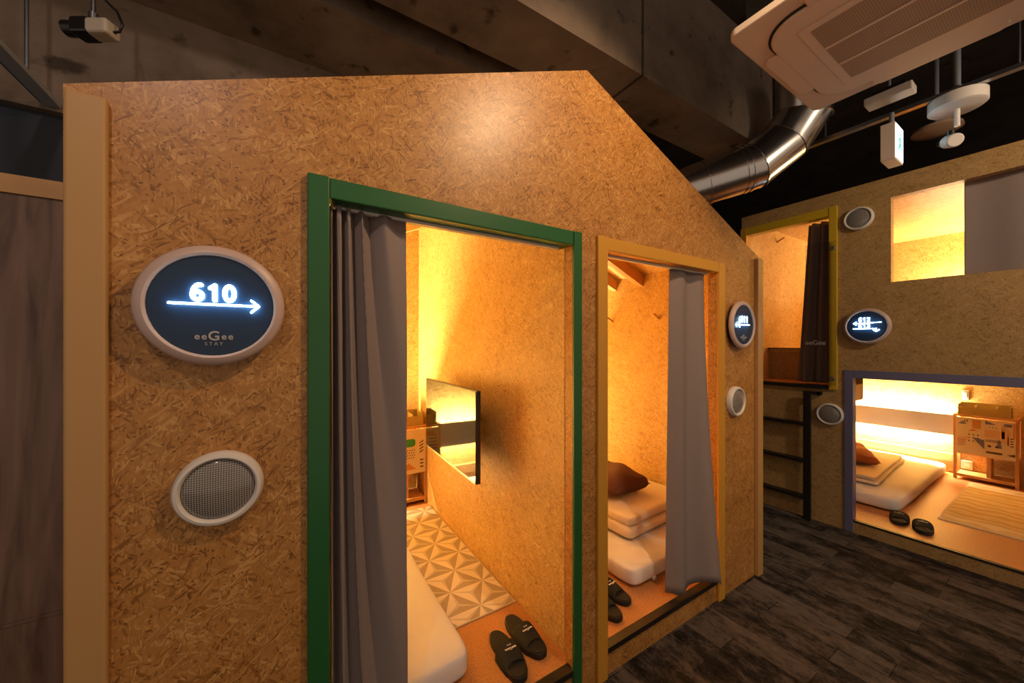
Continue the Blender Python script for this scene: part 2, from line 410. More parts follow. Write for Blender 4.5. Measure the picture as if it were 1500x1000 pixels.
piece([(Y0+.01, 0), (Y1-.01, 0), (Y1-.01, .105), (Y0+.01, .105)])
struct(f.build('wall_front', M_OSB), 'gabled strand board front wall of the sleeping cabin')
struct(MB().box(-.409, -.343, 1.178, 1.2-.0005, 0, 2.10).build('trim_5', M_TAN, bevel=.006), 'tan corner board left of the cabin front')
struct(MB().box(2.665, 2.733, 1.175, 1.1995, 0, zt(2.733)-.012).build('trim_6', M_TAN, bevel=.003), 'corner board at the cabin right edge')
# step edge strips
struct(MB().box(G0+.06, G1-.042, 1.192, 1.235, .105, .131).build('trim_7', M_BLACKM), 'black step edge of the green doorway')
struct(MB().box(Y0+.06, Y1-.06, 1.192, 1.235, .105, .131).build('trim_8', M_BLACKM), 'black step edge of the yellow doorway')
# cabin inner walls (x, y extents)
w = MB()
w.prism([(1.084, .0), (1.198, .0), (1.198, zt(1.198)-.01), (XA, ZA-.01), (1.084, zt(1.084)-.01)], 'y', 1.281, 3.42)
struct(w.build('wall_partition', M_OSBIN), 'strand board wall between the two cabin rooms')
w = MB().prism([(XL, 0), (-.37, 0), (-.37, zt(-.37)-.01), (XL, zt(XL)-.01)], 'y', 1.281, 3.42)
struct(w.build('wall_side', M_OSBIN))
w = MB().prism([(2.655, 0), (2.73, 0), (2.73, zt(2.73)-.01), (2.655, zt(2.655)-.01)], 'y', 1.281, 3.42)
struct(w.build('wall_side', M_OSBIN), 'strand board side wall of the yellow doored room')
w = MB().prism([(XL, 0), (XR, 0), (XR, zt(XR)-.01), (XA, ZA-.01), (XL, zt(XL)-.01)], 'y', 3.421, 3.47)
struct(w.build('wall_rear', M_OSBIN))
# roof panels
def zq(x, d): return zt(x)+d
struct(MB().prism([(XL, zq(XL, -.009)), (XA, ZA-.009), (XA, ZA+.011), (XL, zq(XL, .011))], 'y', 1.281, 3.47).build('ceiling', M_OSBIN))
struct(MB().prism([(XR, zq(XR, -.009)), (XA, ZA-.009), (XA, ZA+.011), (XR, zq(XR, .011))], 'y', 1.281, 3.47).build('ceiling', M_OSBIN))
for k in range(5):
    y = 2.08+k*.30
    o = MB().prism([(1.2, zt(1.2)-.11), (1.2, zt(1.2)-.011), (2.654, zt(2.654)-.011), (2.654, zt(2.654)-.11)], 'y', y, y+.05).build('trim_9', M_WOOD)
    struct(o, 'pale pine rafter under the cabin roof')
struct(MB().prism([(-.369, zt(-.369)-.10), (-.369, zt(-.369)-.011), (1.083, zt(1.083)-.011), (1.083, zt(1.083)-.10)], 'y', 3.36, 3.42).build('trim_10', M_WOOD))
# raised room floors
struct(MB().box(-.37, 1.083, 1.236, 3.42, 0, .127).build('floor', M_CORK), 'orange cork floor of the left room')
struct(MB().box(1.2, 2.655, 1.236, 3.42, 0, .127).build('floor', M_CORK), 'orange cork floor of the middle room')

# door frames
def frame_xz(n, x0, x1, zt_, wd, mat, y0, y1, lab, z0=0, wr=.06):
    r = empty(n, lab, 'door frame', (x0, y0, 0)); r['kind'] = 'structure'
    L = lambda a, b_, c, d, e, g, nm: MB().box(a-x0, b_-x0, c-y0, d-y0, e, g).build(nm, mat, r, bevel=.004)
    L(x0, x0+wd, y0, 1.1998, z0, zt_, 'jamb'); L(x1-wr, x1+.004, y0, 1.1998, z0, zt_, 'jamb')
    L(x0+wd+.0005, x1-wr-.0005, y0+.004, y1, zt_-.062, zt_-.001, 'header')
    MB().box(x0+wd+.02-x0, x1-wd-.02-x0, .060, .082, zt_-.072, zt_-.0625).build('curtain_rail', M_WHITEP, r)
    return r
frame_xz('door_1', G0, G1, GT+.0, .057, M_GREEN, 1.182, 1.30, 'green painted door frame of the left sleeping room', wr=.041)
frame_xz('door_2', Y0, Y1, YT, .062, M_YELLOW, 1.182, 1.30, 'yellow painted door frame of the middle sleeping room')

# ------------------------------------------------------------------ far bunk block (plane x = 3.96)
XF = 3.96; ZF = 2.84; TH = .07
f = MB()
def py(y0, y1, z0, z1): f.box(XF, XF+TH, y0, y1, z0, z1)
py(1.19, 1.90, 2.715, ZF)            # above the yellow doorway
py(1.14+.05, 1.90, 0, 1.165)         # below the doorway
py(1.05, 1.19, 0, ZF)                # strip right of the doorway
py(.822, 1.05, 1.31, ZF)
py(-.6, .822, 2.679, ZF)
py(-.6, .822, 1.31, 2.026)
py(-1.6, -.6, 0, ZF)
py(-.6, 1.05, 0, .088)
struct(f.build('wall_far', M_OSBFAR), 'strand board front wall of the bunk block')
struct(MB().box(XF+TH, 6.45, 1.85, 1.90, 0, ZF).build('wall_side', M_OSBIN))
struct(MB().box(XF+TH, 6.45, -1.6, -1.55, 0, ZF).build('wall_side', M_OSBIN))
struct(MB().box(6.40, 6.45, -1.55, 1.85, 0, ZF).build('wall_rear', M_OSBIN), 'strand board rear wall of the bunks')
struct(MB().box(XF+TH, 6.45, -1.6, 1.9, 2.80, 2.84).build('ceiling', M_OSBIN), 'strand board ceiling of the upper bunk')
struct(MB().box(XF+TH, 6.40, -1.55, 1.1, 1.42, 1.50).box(4.44, 6.40, 1.1, 1.85, 1.42, 1.50).build('floor', M_OSBIN), 'upper bunk deck')
struct(MB().box(XF+TH, 4.43, 1.1, 1.85, 1.05, 1.19).build('floor', M_CORK), 'landing inside the upper doorway')
struct(MB().box(4.43, 4.44, 1.1, 1.85, 1.05, 1.47).build('trim_11', M_OSBFAR), 'board front of the upper bunk step')
struct(MB().box(4.405, 4.455, 1.1, 1.85, 1.501, 1.512).build('trim_12', M_BLACKM), 'dark edge of the upper bunk step')
struct(MB().box(XF+.03, 6.40, -1.55, 1.85, .0, .10).build('floor', M_CORK), 'orange floor of the lower bunk')
struct(MB().box(XF-.004, XF+.029, -.6, 1.05, .089, .103).build('trim_13', M_BLACKM), 'black edge of the lower bunk step')
# blue frame of lower opening
r = empty('door_4', 'muted blue painted frame around the lower bunk opening', 'door frame', (XF-.012, 1.05, 0)); r['kind'] = 'structure'
MB().box(0, .075, -.01, .046, 0, 1.335).build('jamb', M_BLUE, r, bevel=.003)
MB().box(0, .075, -1.65, -.0105, 1.27, 1.335).build('header', M_BLUE, r, bevel=.003)
# yellow frame of the upper doorway
r = empty('door_3', 'bright yellow painted frame of the upper bunk doorway', 'door frame', (XF-.018, 1.14, 1.16)); r['kind'] = 'structure'
MB().box(0, .10, 0, .055, 0, 1.56).build('jamb', M_YELLOW2, r, bevel=.003)
MB().box(0, .10, .71, .765, 0, 1.56).build('jamb', M_YELLOW, r, bevel=.003)
MB().box(.004, .10, .0555, .7095, 1.485, 1.559).build('header', M_YELLOW2, r, bevel=.003)
MB().box(-.01, .12, .0555, .7095, .0, .03).build('sill', M_BLACKM, r)
# ladder
lad = empty('ladder', 'black metal ladder fixed below the upper bunk doorway', 'ladder', (3.90, 1.33, 0))
MB().box(-.012, .012, -.025, .028, 0, 1.135).build('stile', M_BLACKM, lad, bevel=.002)
MB().box(-.012, .012, .44, .49, 0, 1.135).build('stile', M_BLACKM, lad, bevel=.002)
MB().box(-.012, .012, -.09, -.0255, 1.11, 1.135).box(-.012, .058, -.09, -.07, 1.11, 1.135).build('hook', M_BLACKM, lad)
for z in (.19, .515, .84):
    MB().box(-.02, .055, .0285, .4395, z-.012, z+.012).build('rung', M_BLACKM, lad, bevel=.002)

# acrylic guard
ac = empty('acrylic_guard', 'clear acrylic guard panel bolted beside the upper bunk doorway', 'guard panel', (3.925, 1.25, 1.2))
MB().box(-.003, .003, -.11, .10, .0, 1.22).build('panel', M_ACRYL, ac, bevel=.001)
for z in (.055, 1.16):
    MB().lathe([(.016, -.014), (.019, -.010), (.019, -.0035), ], 'x', (0, -.085, z), 24).lathe([(.008, .0035), (.008, .016)], 'x', (0, -.085, z), 16).build('standoff_bolt', M_STEEL, ac, smooth=True)
text('logo', 'eeGee', .055, M_LOGO, ac, (-.0045, .03, .36), (PI/2, 0, -PI/2), ext=.0005)

# ------------------------------------------------------------------ round lit signs
def arc(cx, cz, rx, rz, a0, a1, n=14):
    return [(cx+rx*math.cos(math.radians(a0+(a1-a0)*k/n)), cz+rz*math.sin(math.radians(a0+(a1-a0)*k/n))) for k in range(n+1)]
GLYPH = {
 '6': [arc(.31, .32, .19, .21, 0, 360, 22), [(.12, .33)]+arc(.42, .40, .30, .49, 180, 100, 10)+[(.45, .88)]],
 '1': [[(.36, .11), (.36, .89)], [(.36, .87), (.18, .74)]],
 '0': [arc(.31, .5, .20, .39, 0, 360, 26)],
 '2': [arc(.31, .69, .19, .20, 160, -20, 10)+[(.40, .47), (.25, .30), (.13, .11), (.50, .11)]],
 '3': [arc(.29, .70, .18, .19, 140, -80, 10), arc(.29, .31, .21, .20, 80, -150, 12)]}
def number(body, hgt, mat, parent, x, y, z, hw=.10, adv=.66):
    g = MB(); n = len(body); tot = (adv*(n-1)+.62)*hgt
    for i, ch in enumerate(body):
        for path in GLYPH[ch]:
            P_ = [(x-tot/2+(adv*i+p[0])*hgt, y, z+(p[1]-.5)*hgt) for p in path]
            closed = (Vector(P_[0])-Vector(P_[-1])).length < 1e-5
            g.tube(P_, hw*hgt, 10, cap=not closed)
            if not closed:
                for e in (P_[0], P_[-1]):
                    r = hw*hgt; g.lathe([(.00005, -r), (r*.7, -r*.7), (r, 0), (r*.7, r*.7), (.00005, r)], 'y', e, 14, cap=False)
    for v in g.bm.verts: v.co.y = y+(v.co.y-y)*.25
    return g.build('room_number', mat, parent, smooth=True)
def arrow(path, head, r, d):
    g = MB()
    for p, q in zip(path, path[1:]): g.tube([(p[0], d, p[1]), (q[0], d, q[1])], r, 10)
    for p in path: g.lathe([(.0001, -r), (r*.7, -r*.7), (r, 0), (r*.7, r*.7), (.0001, r)], 'y', (p[0], d, p[1]), 12, cap=False)
    e, (a, b_) = path[-1], head
    for h in (a, b_):
        g.tube([(e[0], d, e[1]), (h[0], d, h[1])], r, 10)
        g.lathe([(.0001, -r), (r*.7, -r*.7), (r, 0), (r*.7, r*.7), (.0001, r)], 'y', (h[0], d, h[1]), 12, cap=False)
    return g
def sign(label, loc, rotz, numbers, arrows, R=.149, logo=True):
    t = empty('room_sign', label, 'sign', loc, rotz)
    k = R/.149
    MB().lathe([(.128*k, -.0005), (.128*k, -.022)], 'y', seg=64).build('housing', M_BLACKP, t, smooth=True)
    MB().lathe([(.1235*k, -.0225), (R-.006, -.0225), (R, -.028), (R, -.037), (R-.006, -.045), (.130*k, -.049), (.1245*k, -.046), (.1235*k, -.0225)], 'y', seg=72, cap=False).build('rim', M_PINK, t, smooth=True)
    MB().lathe([(.123*k, -.023), (.123*k, -.040)], 'y', seg=64).build('face', M_FACE, t)
    for body, size, x, z, off in numbers:
        number(body, size*k, M_LETTER, t, x*k, -.0465, z*k, hw=off)
    for path, head in arrows:
        arrow([(a*k, c*k) for a, c in path], [(a*k, c*k) for a, c in head], .0026*k, -.0475).build('arrow', M_LETTER, t, smooth=True)
    if logo:
        text('logo', 'ee', .022*k, M_LOGO, t, (-.0255*k, -.0412, -.0775*k), ext=.0005, off=.0004, space=1.25)
        text('logo', 'G', .032*k, M_LOGO, t, (0, -.0412, -.0765*k), ext=.0005, off=.0006)
        text('logo', 'ee', .022*k, M_LOGO, t, (.0265*k, -.0412, -.0775*k), ext=.0005, off=.0004, space=1.25)
        text('logo', 'STAY', .0115*k, M_LOGO, t, (0, -.0412, -.0955*k), ext=.0005, space=1.5)
    return t
sign('large round lit sign reading 610 with an arrow pointing right', (-.151, 1.2, 1.640), 0,
     [('610', .047, 0, .031, .102)], [([(-.083, .002), (.092, .002)], [(.076, .016), (.076, -.014)])])
sign('round lit sign reading 611 with an arrow pointing left', (2.437, 1.2, 1.668), 0,
     [('611', .045, .000, .034, .082)], [([(.060, .0), (-.075, .0)], [(-.060, .015), (-.060, -.015)])])
sign('round lit sign reading 612 above 613 with two arrows', (XF, .952, 1.690), -PI/2,
     [('612', .038, -.012, .056, .085), ('613', .038, -.012, .004, .085)],
     [([(.088, .030), (-.078, .024)], [(-.062, .038), (-.062, .012)]), ([(-.080, -.020), (.060, -.020), (.060, -.044)], [(.042, -.030), (.078, -.030)])], R=.143, logo=False)

# ------------------------------------------------------------------ round speakers
def speaker(label, loc, rotz, R=.094):
    t = empty('wall_speaker', label, 'speaker', loc, rotz, 'round wall speakers')
    MB().lathe([(R*.78, -.0005), (R*.99, -.0005), (R, -.006), (R*.985, -.020), (R*.93, -.029), (R*.86, -.031), (R*.82, -.027), (R*.80, -.0225), (R*.78, -.0005)], 'y', seg=64, cap=False).build('rim', M_WHITEP, t, smooth=True)
    prof = [(R*.795*math.sin(a), -.018-.017*math.cos(a)) for a in [PI/2*(1-i/8) for i in range(9)]]
    prof[-1] = (.0004, prof[-1][1])
    MB().lathe(prof, 'y', seg=64, cap=False).build('grille', M_GRILLE, t, smooth=True)
    return t
s0 = speaker('large round speaker with grey mesh below the 610 sign', (-.1435, 1.2, 1.175), 0)
dup(s0, (2.405, 1.2, 1.187), 0, 'round white speaker seen edge on below the 611 sign')
dup(s0, (XF, 1.007, 2.568), -PI/2, 'round speaker at the top of the bunk wall right of the yellow doorway')
dup(s0, (XF, 1.19, .950), -PI/2, 'round speaker low on the bunk wall beside the black ladder')

# ------------------------------------------------------------------ curtains
def curtain(name, label, fn, nz=40, ns=160, group=None):
    g = MB(); rows = []
    for j in range(nz+1):
        v = j/nz; rows.append([g.bm.verts.new(fn(i/ns, v)) for i in range(ns+1)])
    for a, b_ in zip(rows, rows[1:]):
        for i in range(ns): g._f([a[i], a[i+1], b_[i+1], b_[i]])
    o = g.build(name, M_CURT, smooth=True, solid=.003, normals=False)
    for p in o.data.polygons: p.use_smooth = True
    return tag(o, label, 'curtain')
def c610(s, v):       # v 0 = top
    z = 1.967 - v*1.80
    x0, x1 = .106, .352
    e = (1-math.exp(-2.8*s))/(1-math.exp(-2.8))      # folds bunch up at the left
    ph = 2*PI*((5.2-1.9*v)*e) + .9*v
    amp = (.030*(1-s)**.55+.004)*(1-.15*v)
    x = x0+(x1-x0)*s + .010*(1-s)*math.sin(2*ph)*min(1, 8*s)
    y = 1.250 + amp*math.sin(ph) + .014*math.sin(2.6*s+1.6*v+.6)*v
    return (x, y, z)
curtain('door_curtain', 'grey curtain gathered at the left of the green doorway', c610)
def c611(s, v):
    z = 1.968 - v*(1.835-.05*math.sin(PI*s)*(1 if v > .98 else v))
    xl = 1.835-.03*v; xr = 2.155-.02*v
    x = xl+(xr-xl)*s
    flare = v**1.5*s**1.5*.13
    y = 1.252 - flare + .022*math.sin(2*PI*(1.7*s)+1.9+.5*v)*(.5+.6*v)
    return (x, y, z + (.035*math.sin(2*PI*1.0*s+2.4)*v**8))
curtain('door_curtain', 'grey curtain drawn to the right of the lower yellow doorway', c611)
def c612(s, v):
    z = 2.635 - v*1.43
    yr = 1.205; yl = 1.375+.085*v
    y = yl+(yr-yl)*s
    return (4.055 + .024*math.sin(2*PI*2.6*s+.5+.4*v), y, z)
curtain('door_curtain', 'dark grey curtain in the upper bunk doorway behind the acrylic guard', c612)
def cwin(s, v):
    z = 2.76 - v*.78
    return (4.062+.008*math.sin(2*PI*3*s), .478-1.0*s, z)
curtain('window_curtain', 'flat grey curtain covering the right of the upper bunk window', cwin)

# ------------------------------------------------------------------ beds
def softbox(name, mat, parent, L, W, T, rnd, seed, wob=.006, sub=2, loc=(0, 0, 0), rotz=0, nx=24, ny=16):
    """rounded, slightly uneven cushion-like slab: origin at its base centre"""
    rr = random.Random(seed); ph = [rr.uniform(0, 6.28) for _ in range(8)]
    g = MB(); nz = 6
    def P(i, j, k):
        u, v, w_ = -1+2*i/nx, -1+2*j/ny, -1+2*k/nz
        x, y, z = u*L/2, v*W/2, w_*T/2
        cx, cy, cz = L/2-rnd, W/2-rnd, T/2-min(rnd, T/2*.999)
        qx, qy, qz = max(-cx, min(cx, x)), max(-cy, min(cy, y)), max(-cz, min(cz, z))
        d = Vector((x-qx, y-qy, (z-qz)*rnd/min(rnd, T/2*.999)))
        if d.length > 1e-6:
            m = max(abs(d.x), abs(d.y), abs(d.z)); d = d.normalized()*m
        x, y, z = qx+d.x, qy+d.y, qz+d.z*min(rnd, T/2*.999)/rnd
        z += wob*(math.sin(7*x+ph[0])*math.cos(6*y+ph[1])+.5*math.sin(15*x+11*y+ph[2]))*(1 if w_ > 0 else 0)
        x += wob*.8*math.sin(6*y+ph[3]); y += wob*.8*math.sin(5*x+ph[4])
        return (x, y, z+T/2)
    cache = {}
    def V(i, j, k):
        if (i, j, k) not in cache: cache[(i, j, k)] = g.bm.verts.new(P(i, j, k))
        return cache[(i, j, k)]
    for i in range(nx):
        for j in range(ny):
            g._f([V(i,j,nz),V(i+1,j,nz),V(i+1,j+1,nz),V(i,j+1,nz)]); g._f([V(i,j+1,0),V(i+1,j+1,0),V(i+1,j,0),V(i,j,0)])
        for k in range(nz):
            g._f([V(i,0,k),V(i+1,0,k),V(i+1,0,k+1),V(i,0,k+1)]); g._f([V(i+1,ny,k),V(i,ny,k),V(i,ny,k+1),V(i+1,ny,k+1)])
    for j in range(ny):
        for k in range(nz):
            g._f([V(0,j+1,k),V(0,j,k),V(0,j,k+1),V(0,j+1,k+1)]); g._f([V(nx,j,k),V(nx,j+1,k),V(nx,j+1,k+1),V(nx,j,k+1)])
    o = g.build(name, mat, parent, smooth=True, subd=1)
    for p in o.data.polygons: p.use_smooth = True
    o.location = loc; o.rotation_euler = (0, 0, rotz)
    return o
def mattress(label, loc, rotz, seed):
    t = empty('mattress', label, 'mattress', loc, rotz)
    softbox('sheet', M_SHEET, t, 1.92, .965, .125, .045, seed, .003, loc=(0, 0, .002))
    MB().box(-.004, .004, -.012, .012, 0, .016).build('care_tag', M_WHITEP, t, loc=(-.962, .30, .02))
    return t
mattress('white mattress on the cork floor inside the green doorway', (.19, 2.345, .127), PI/2, 3)
mattress('white mattress under a folded duvet inside the lower yellow doorway', (2.165, 2.345, .127), PI/2, 5)
mattress('warm lit mattress on the lower bunk floor under the light panel', (5.36, 1.345, .10), 0, 8)
# folded duvets
def duvet(label, loc, rotz, L, W, T, layers, seed):
    t = empty('folded_duvet', label, 'duvet', loc, rotz)
    h = T/layers
    for i in range(layers):
        softbox('layer', M_DUVET, t, L-.03*i, W-.02*i, h*1.02, h*.45, seed+i, .006, loc=(.01*i, .008*i, i*h*.96))
    return t
duvet('thick cream duvet folded in layers on the mattress in the middle room', (2.24, 2.03, .262), .04, .74, .86, .15, 2, 21)
duvet('thin folded duvet on the lower bunk mattress', (5.25, 1.42, .236), .05, 1.28, .68, .07, 2, 31)
duvet('white duvet edge resting on the mattress behind the green door curtain', (.16, 1.90, .262), 0, .56, .5, .06, 2, 41)
# pillows
def pillow(name, label, mat, loc, rot, L, W, T):
    g = MB(); nx, ny = 28, 18; top = {}; bot = {}
    for i in range(nx+1):
        for j in range(ny+1):
            u, v = -1+2*i/nx, -1+2*j/ny
            e = (1-abs(u)**4)**.42*(1-abs(v)**4)**.42
            pin = 1-.07*(1-abs(u)**2)*abs(v)**6
            pin2 = 1-.09*(1-abs(v)**2)*abs(u)**6
            x, y = u*L/2*pin2, v*W/2*pin
            wz = .012*math.sin(8*u+3*v)*e
            top[(i, j)] = g.bm.verts.new((x, y, T/2*e+wz+.001))
            bot[(i, j)] = top[(i, j)] if (i in (0, nx) or j in (0, ny)) else g.bm.verts.new((x, y, -T/2*e*.8-.001))
    for i in range(nx):
        for j in range(ny):
            g._f([top[(i,j)],top[(i+1,j)],top[(i+1,j+1)],top[(i,j+1)]]); g._f([bot[(i,j+1)],bot[(i+1,j+1)],bot[(i+1,j)],bot[(i,j)]])
    o = g.build(name, mat, smooth=True)
    for p in o.data.polygons: p.use_smooth = True
    o.location = loc; o.rotation_euler = rot
    return tag(o, label, 'pillow')
pillow('pillow', 'dark brown pillow lying on the folded cream duvet', M_PILB, (2.15, 2.10, .505), (.05, -.04, PI/2+.06), .66, .40, .19)
pillow('pillow', 'burnt orange pillow lying on the lower bunk duvet', M_PILO, (5.22, 1.42, .385), (.1, -.06, .5), .56, .38, .15)

# ------------------------------------------------------------------ head light panels (LED behind a board)
def lightpanel(label, loc, rotz, Lw, seed=0):
    t = empty('headboard_light_panel', label, 'light panel', loc, rotz)   # local: wall at y=0, room towards -y
    MB().box(-Lw/2, Lw/2, -.125, -.105, .44, .665).build('board', M_PANEL, t, bevel=.002)
    MB().box(-Lw/2, Lw/2, -.104, -.02, .50, .60).build('light_housing', M_WHITEP, t)
    MB().box(-Lw/2+.01, Lw/2-.01, -.085, -.060, .6005, .607).build('light_strip', M_LED, t)
    MB().box(-Lw/2+.01, Lw/2-.01, -.085, -.060, .493, .4995).build('light_strip', M_LED, t)
    MB().box(-Lw/2, Lw/2, -.045, -.001, .13, .215).build('ledge', M_WOOD, t, bevel=.003)
    return t
lightpanel('head light panel on the rear wall of the left room', (.15, 3.42, .127), 0, 1.02)
lightpanel('head light panel on the rear wall of the middle room', (2.16, 3.42, .127), 0, .97)
lightpanel('glowing headboard light panel over the lower bunk mattress', (6.40, 1.32, .10), -PI/2, 1.02)

# ------------------------------------------------------------------ cabinets (local: back at y=0, front at y=-.24, width centred)
def cabinet(label, loc, rotz, kind, Wd=.40):
    t = empty('low_cabinet', label, 'cabinet', loc, rotz); a = Wd/2; F = -.24
    g = MB()
    for x in (-a, a-.025):
        for yy in (F, -.026): MB().box(x, x+.025, yy, yy+.025, 0, .675).build('frame_post', M_WOOD2, t, bevel=.002)
    MB().box(-a, a, F-.005, -.001, .6755, .695).build('top', M_WOOD2, t, bevel=.002)
    MB().box(-a+.0255, a-.0255, F+.02, -.005, .27, .285).build('shelf', M_WOOD2, t)
    MB().box(-a+.0255, a-.0255, F, -.005, .03, .06).build('base_rail', M_WOOD2, t)
    MB().box(.01, .04, F+.02, -.03, .0605, .2695).build('divider', M_WOOD2, t)
    D = MB().box(-a+.02, a-.02, F-.016, F-.0055, .285, .668)
    PM = [M_DOORP, M_PBLUE, M_PORAN, M_PPINK, M_PDARK, M_PGREEN]
    ED = .0006
    fy = F-.0165
    rr = random.Random(5)
    def P(mb, pts): mb.poly([(x*(Wd/.40), fy-.0006, z) for x, z in pts])
    def rect(mb, x, z, w_, h_): P(mb, [(x, z), (x+w_, z), (x+w_, z+h_), (x, z+h_)])
    def dot(mb, x, z, r_): P(mb, [(x+r_*math.cos(k*PI/5), z+r_*math.sin(k*PI/5)) for k in range(10)])
    if kind == 'blocks':
        g = D; D.mi = 1; P(g, [(-.165, .60), (-.135, .635), (-.105, .60)]); P(g, [(-.075, .47), (.0, .455), (.0, .36)]); P(g, [(.075, .39), (.085, .49), (.105, .39)]); P(g, [(.005, .66), (.005, .62), (.07, .625)]); rect(g, .115, .615, .045, .03); pass
        g = D; D.mi = 2; rect(g, -.075, .565, .055, .09); P(g, [(-.10, .53), (-.07, .56), (-.035, .54)]); rect(g, .165, .50, .012, .16); pass
        g = D; D.mi = 3; rect(g, .0, .49, .12, .075); P(g, [(.10, .64), (.16, .57), (.13, .44), (.10, .47)]); P(g, [(-.17, .46), (-.09, .47), (-.15, .36), (-.175, .36)]); pass
        g = D; D.mi = 4
        for i in range(3):
            for j in range(3): dot(g, -.095+.028*i, .43+.033*j+.0*i, .0065)
            dot(g, .03+.02*i, .595, .004)
        rect(g, .005, .445, .095, .006); rect(g, .005, .458, .095, .006); rect(g, -.125, .625, .008, .022); rect(g, -.11, .625, .008, .022)
        dot(g, .03, .40, .012); dot(g, .075, .40, .012)
        rect(g, .01, .325, .095, .02); P(g, [(.13, .33), (.178, .35), (.178, .32)]); rect(g, .135, .43, .008, .09)
        for i in range(4): rect(g, -.165, .375+.018*i, .05, .004); rect(g, .15, .42+.025*i, .02, .01)
        pass
    else:
        g = D; D.mi = 5; P(g, [(.035+.055*math.copysign(abs(math.cos(a_))**.5, math.cos(a_)), .555+.035*math.copysign(abs(math.sin(a_))**.6, math.sin(a_))) for a_ in [k*PI/12 for k in range(24)]]); P(g, [(-.15, .38), (-.09, .42), (-.10, .31), (-.16, .32)]); pass
        g = D; D.mi = 4
        for i in range(5):
            for j in range(4): dot(g, -.005+.02*i+.006*(j % 2), .425+.022*j, .0055)
        for i in range(4): P(g, [(.125, .455+.028*i), (.160, .475+.028*i), (.160, .487+.028*i), (.125, .467+.028*i)])
        for i in range(3): rect(g, .13, .33+.03*i, .03, .012)
        for i in range(5): rect(g, -.16, .48+.03*i, .07, .008)
        pass
        g = D; D.mi = 2; rect(g, -.14, .60, .08, .04); P(g, [(-.04, .32), (.10, .32), (.03, .38)]); pass
    D.build('door', PM, t, normals=False)
    return t
cabinet('low wooden cabinet with green and dotted door beside the wall television', (.88, 3.42, .127), 0, 'blob', .41)
cabinet('low wooden cabinet with geometric blue and cream door in the lower bunk', (6.40, .592, .10), -PI/2, 'blocks', .42)
def tray(label, loc, rotz, W=.34):
    t = empty('storage_tray', label, 'tray', loc, rotz); a = W/2
    MB().box(-a, a, -.17, .0, 0, .008).box(-a, a, -.17, -.162, .0085, .085).box(-a, a, -.008, 0, .0085, .12).box(-a, -a+.008, -.1615, -.0085, .0085, .11).box(a-.008, a, -.1615, -.0085, .0085, .11).build('box', M_TRAY, t)
    for x in (-.06, .075):
        MB().box(x, x+.006, -.1615, -.0085, .0085, .10).build('divider', M_TRAYL, t)
    return t
tray('olive storage tray on top of the cabinet in the left room', (.88, 3.36, .8225), 0)
tray('olive divided storage tray on top of the geometric bunk cabinet', (6.34, .60, .7955), -PI/2)
# small wall plates behind the tray
t = empty('wall_switch', 'small cream wall switch plate above the bunk tray', 'switch', (6.399, .745, .985), -PI/2)
MB().box(-.025, .025, -.010, 0, -.055, .055).build('plate', M_CREAMW, t, bevel=.002)
MB().box(-.012, .012, -.014, -.0105, -.03, .03).build('rocker', M_WHITEP, t, bevel=.001)
t = empty('socket_box', 'small pale socket box below the geometric cabinet door', 'socket', (6.399, .73, .22), -PI/2)
MB().box(-.04, .04, -.045, 0, -.045, .045).build('case', M_CREAMW, t, bevel=.003)
MB().box(-.02, .02, -.047, -.0455, -.02, .02).build('outlet', M_WHITEP, t)

# ------------------------------------------------------------------ television
tv = empty('wall_television', 'slim black television on the wall of the left room', 'television', (.93, 2.285, 1.022), math.atan2(.93, .028))
L_ = .93
MB().box(-L_/2, L_/2, -.014, .014, -.262, .262).build('casing', M_BLACKP, tv, bevel=.003)
MB().box(-L_/2+.006, L_/2-.006, .0145, .0160, -.250, .256).build('screen', M_SCREEN, tv)
MB().box(-L_/2+.006, L_/2-.006, .0145, .0175, -.261, -.2505).build('bottom_trim', M_STEEL, tv)
MB().box(-.12, .12, -.03, -.0145, -.12, .12).tube([(0, -.03, 0), (.06, -.075, 0), (0, -.115, 0)], .016).box(-.06, .06, -.135, -.115, -.10, .10).build('wall_bracket', M_BLACKM, tv)

# ------------------------------------------------------------------ rugs
def starrug():
    t = empty('patterned_rug', 'cream rug with brown star pattern beside the left bed', 'rug', (0, 0, .127))
    x0, x1, y0, y1 = .685, 1.075, 1.68, 3.08
    MB().box(x0, x1, y0, y1, .0005, .006).build('backing', M_MATTW, t, bevel=.001)
    g = MB(); s = .205; h = s*math.sqrt(3)/2
    def clip(poly):
        for ax, lim, sg in ((0, x0+.006, 1), (0, x1-.006, -1), (1, y0+.006, 1), (1, y1-.006, -1)):
            out = []
            for i in range(len(poly)):
                p, q = poly[i], poly[(i+1) % len(poly)]
                dp, dq = (p[ax]-lim)*sg, (q[ax]-lim)*sg
                if dp >= 0: out.append(p)
                if (dp >= 0) != (dq >= 0):
                    k = dp/(dp-dq); out.append((p[0]+(q[0]-p[0])*k, p[1]+(q[1]-p[1])*k))
            poly = out
            if not poly: return None
        return poly
    def add(pts, mi):
        c = clip(pts)
        if c and len(c) > 2:
            g.mi = mi; g.poly([(p[0], p[1], .0066) for p in c])
    nodes = {}
    for i in range(-4, 12):
        for j in range(-2, 14):
            nodes[(i, j)] = (x0-.3+s*(i+.5*(j % 2)), y0-.1+h*j)
    for (i, j), p in nodes.items():
        nb = [(i+1, j), (i + (j % 2), j+1), (i-1+(j % 2), j+1)]
        for q_ in nb:
            if q_ not in nodes: continue
            q = nodes[q_]; mx, my = (p[0]+q[0])/2, (p[1]+q[1])/2
            dx, dy = q[0]-p[0], q[1]-p[1]; nx_, ny_ = -dy*.235, dx*.235
            add([p, (mx+nx_, my+ny_), q], 1); add([p, q, (mx-nx_, my-ny_)], 0)
        # triangles' centres shaded slightly
    g.build('star_pattern', [M_RUGL, M_RUGD], t)
    return t
starrug()
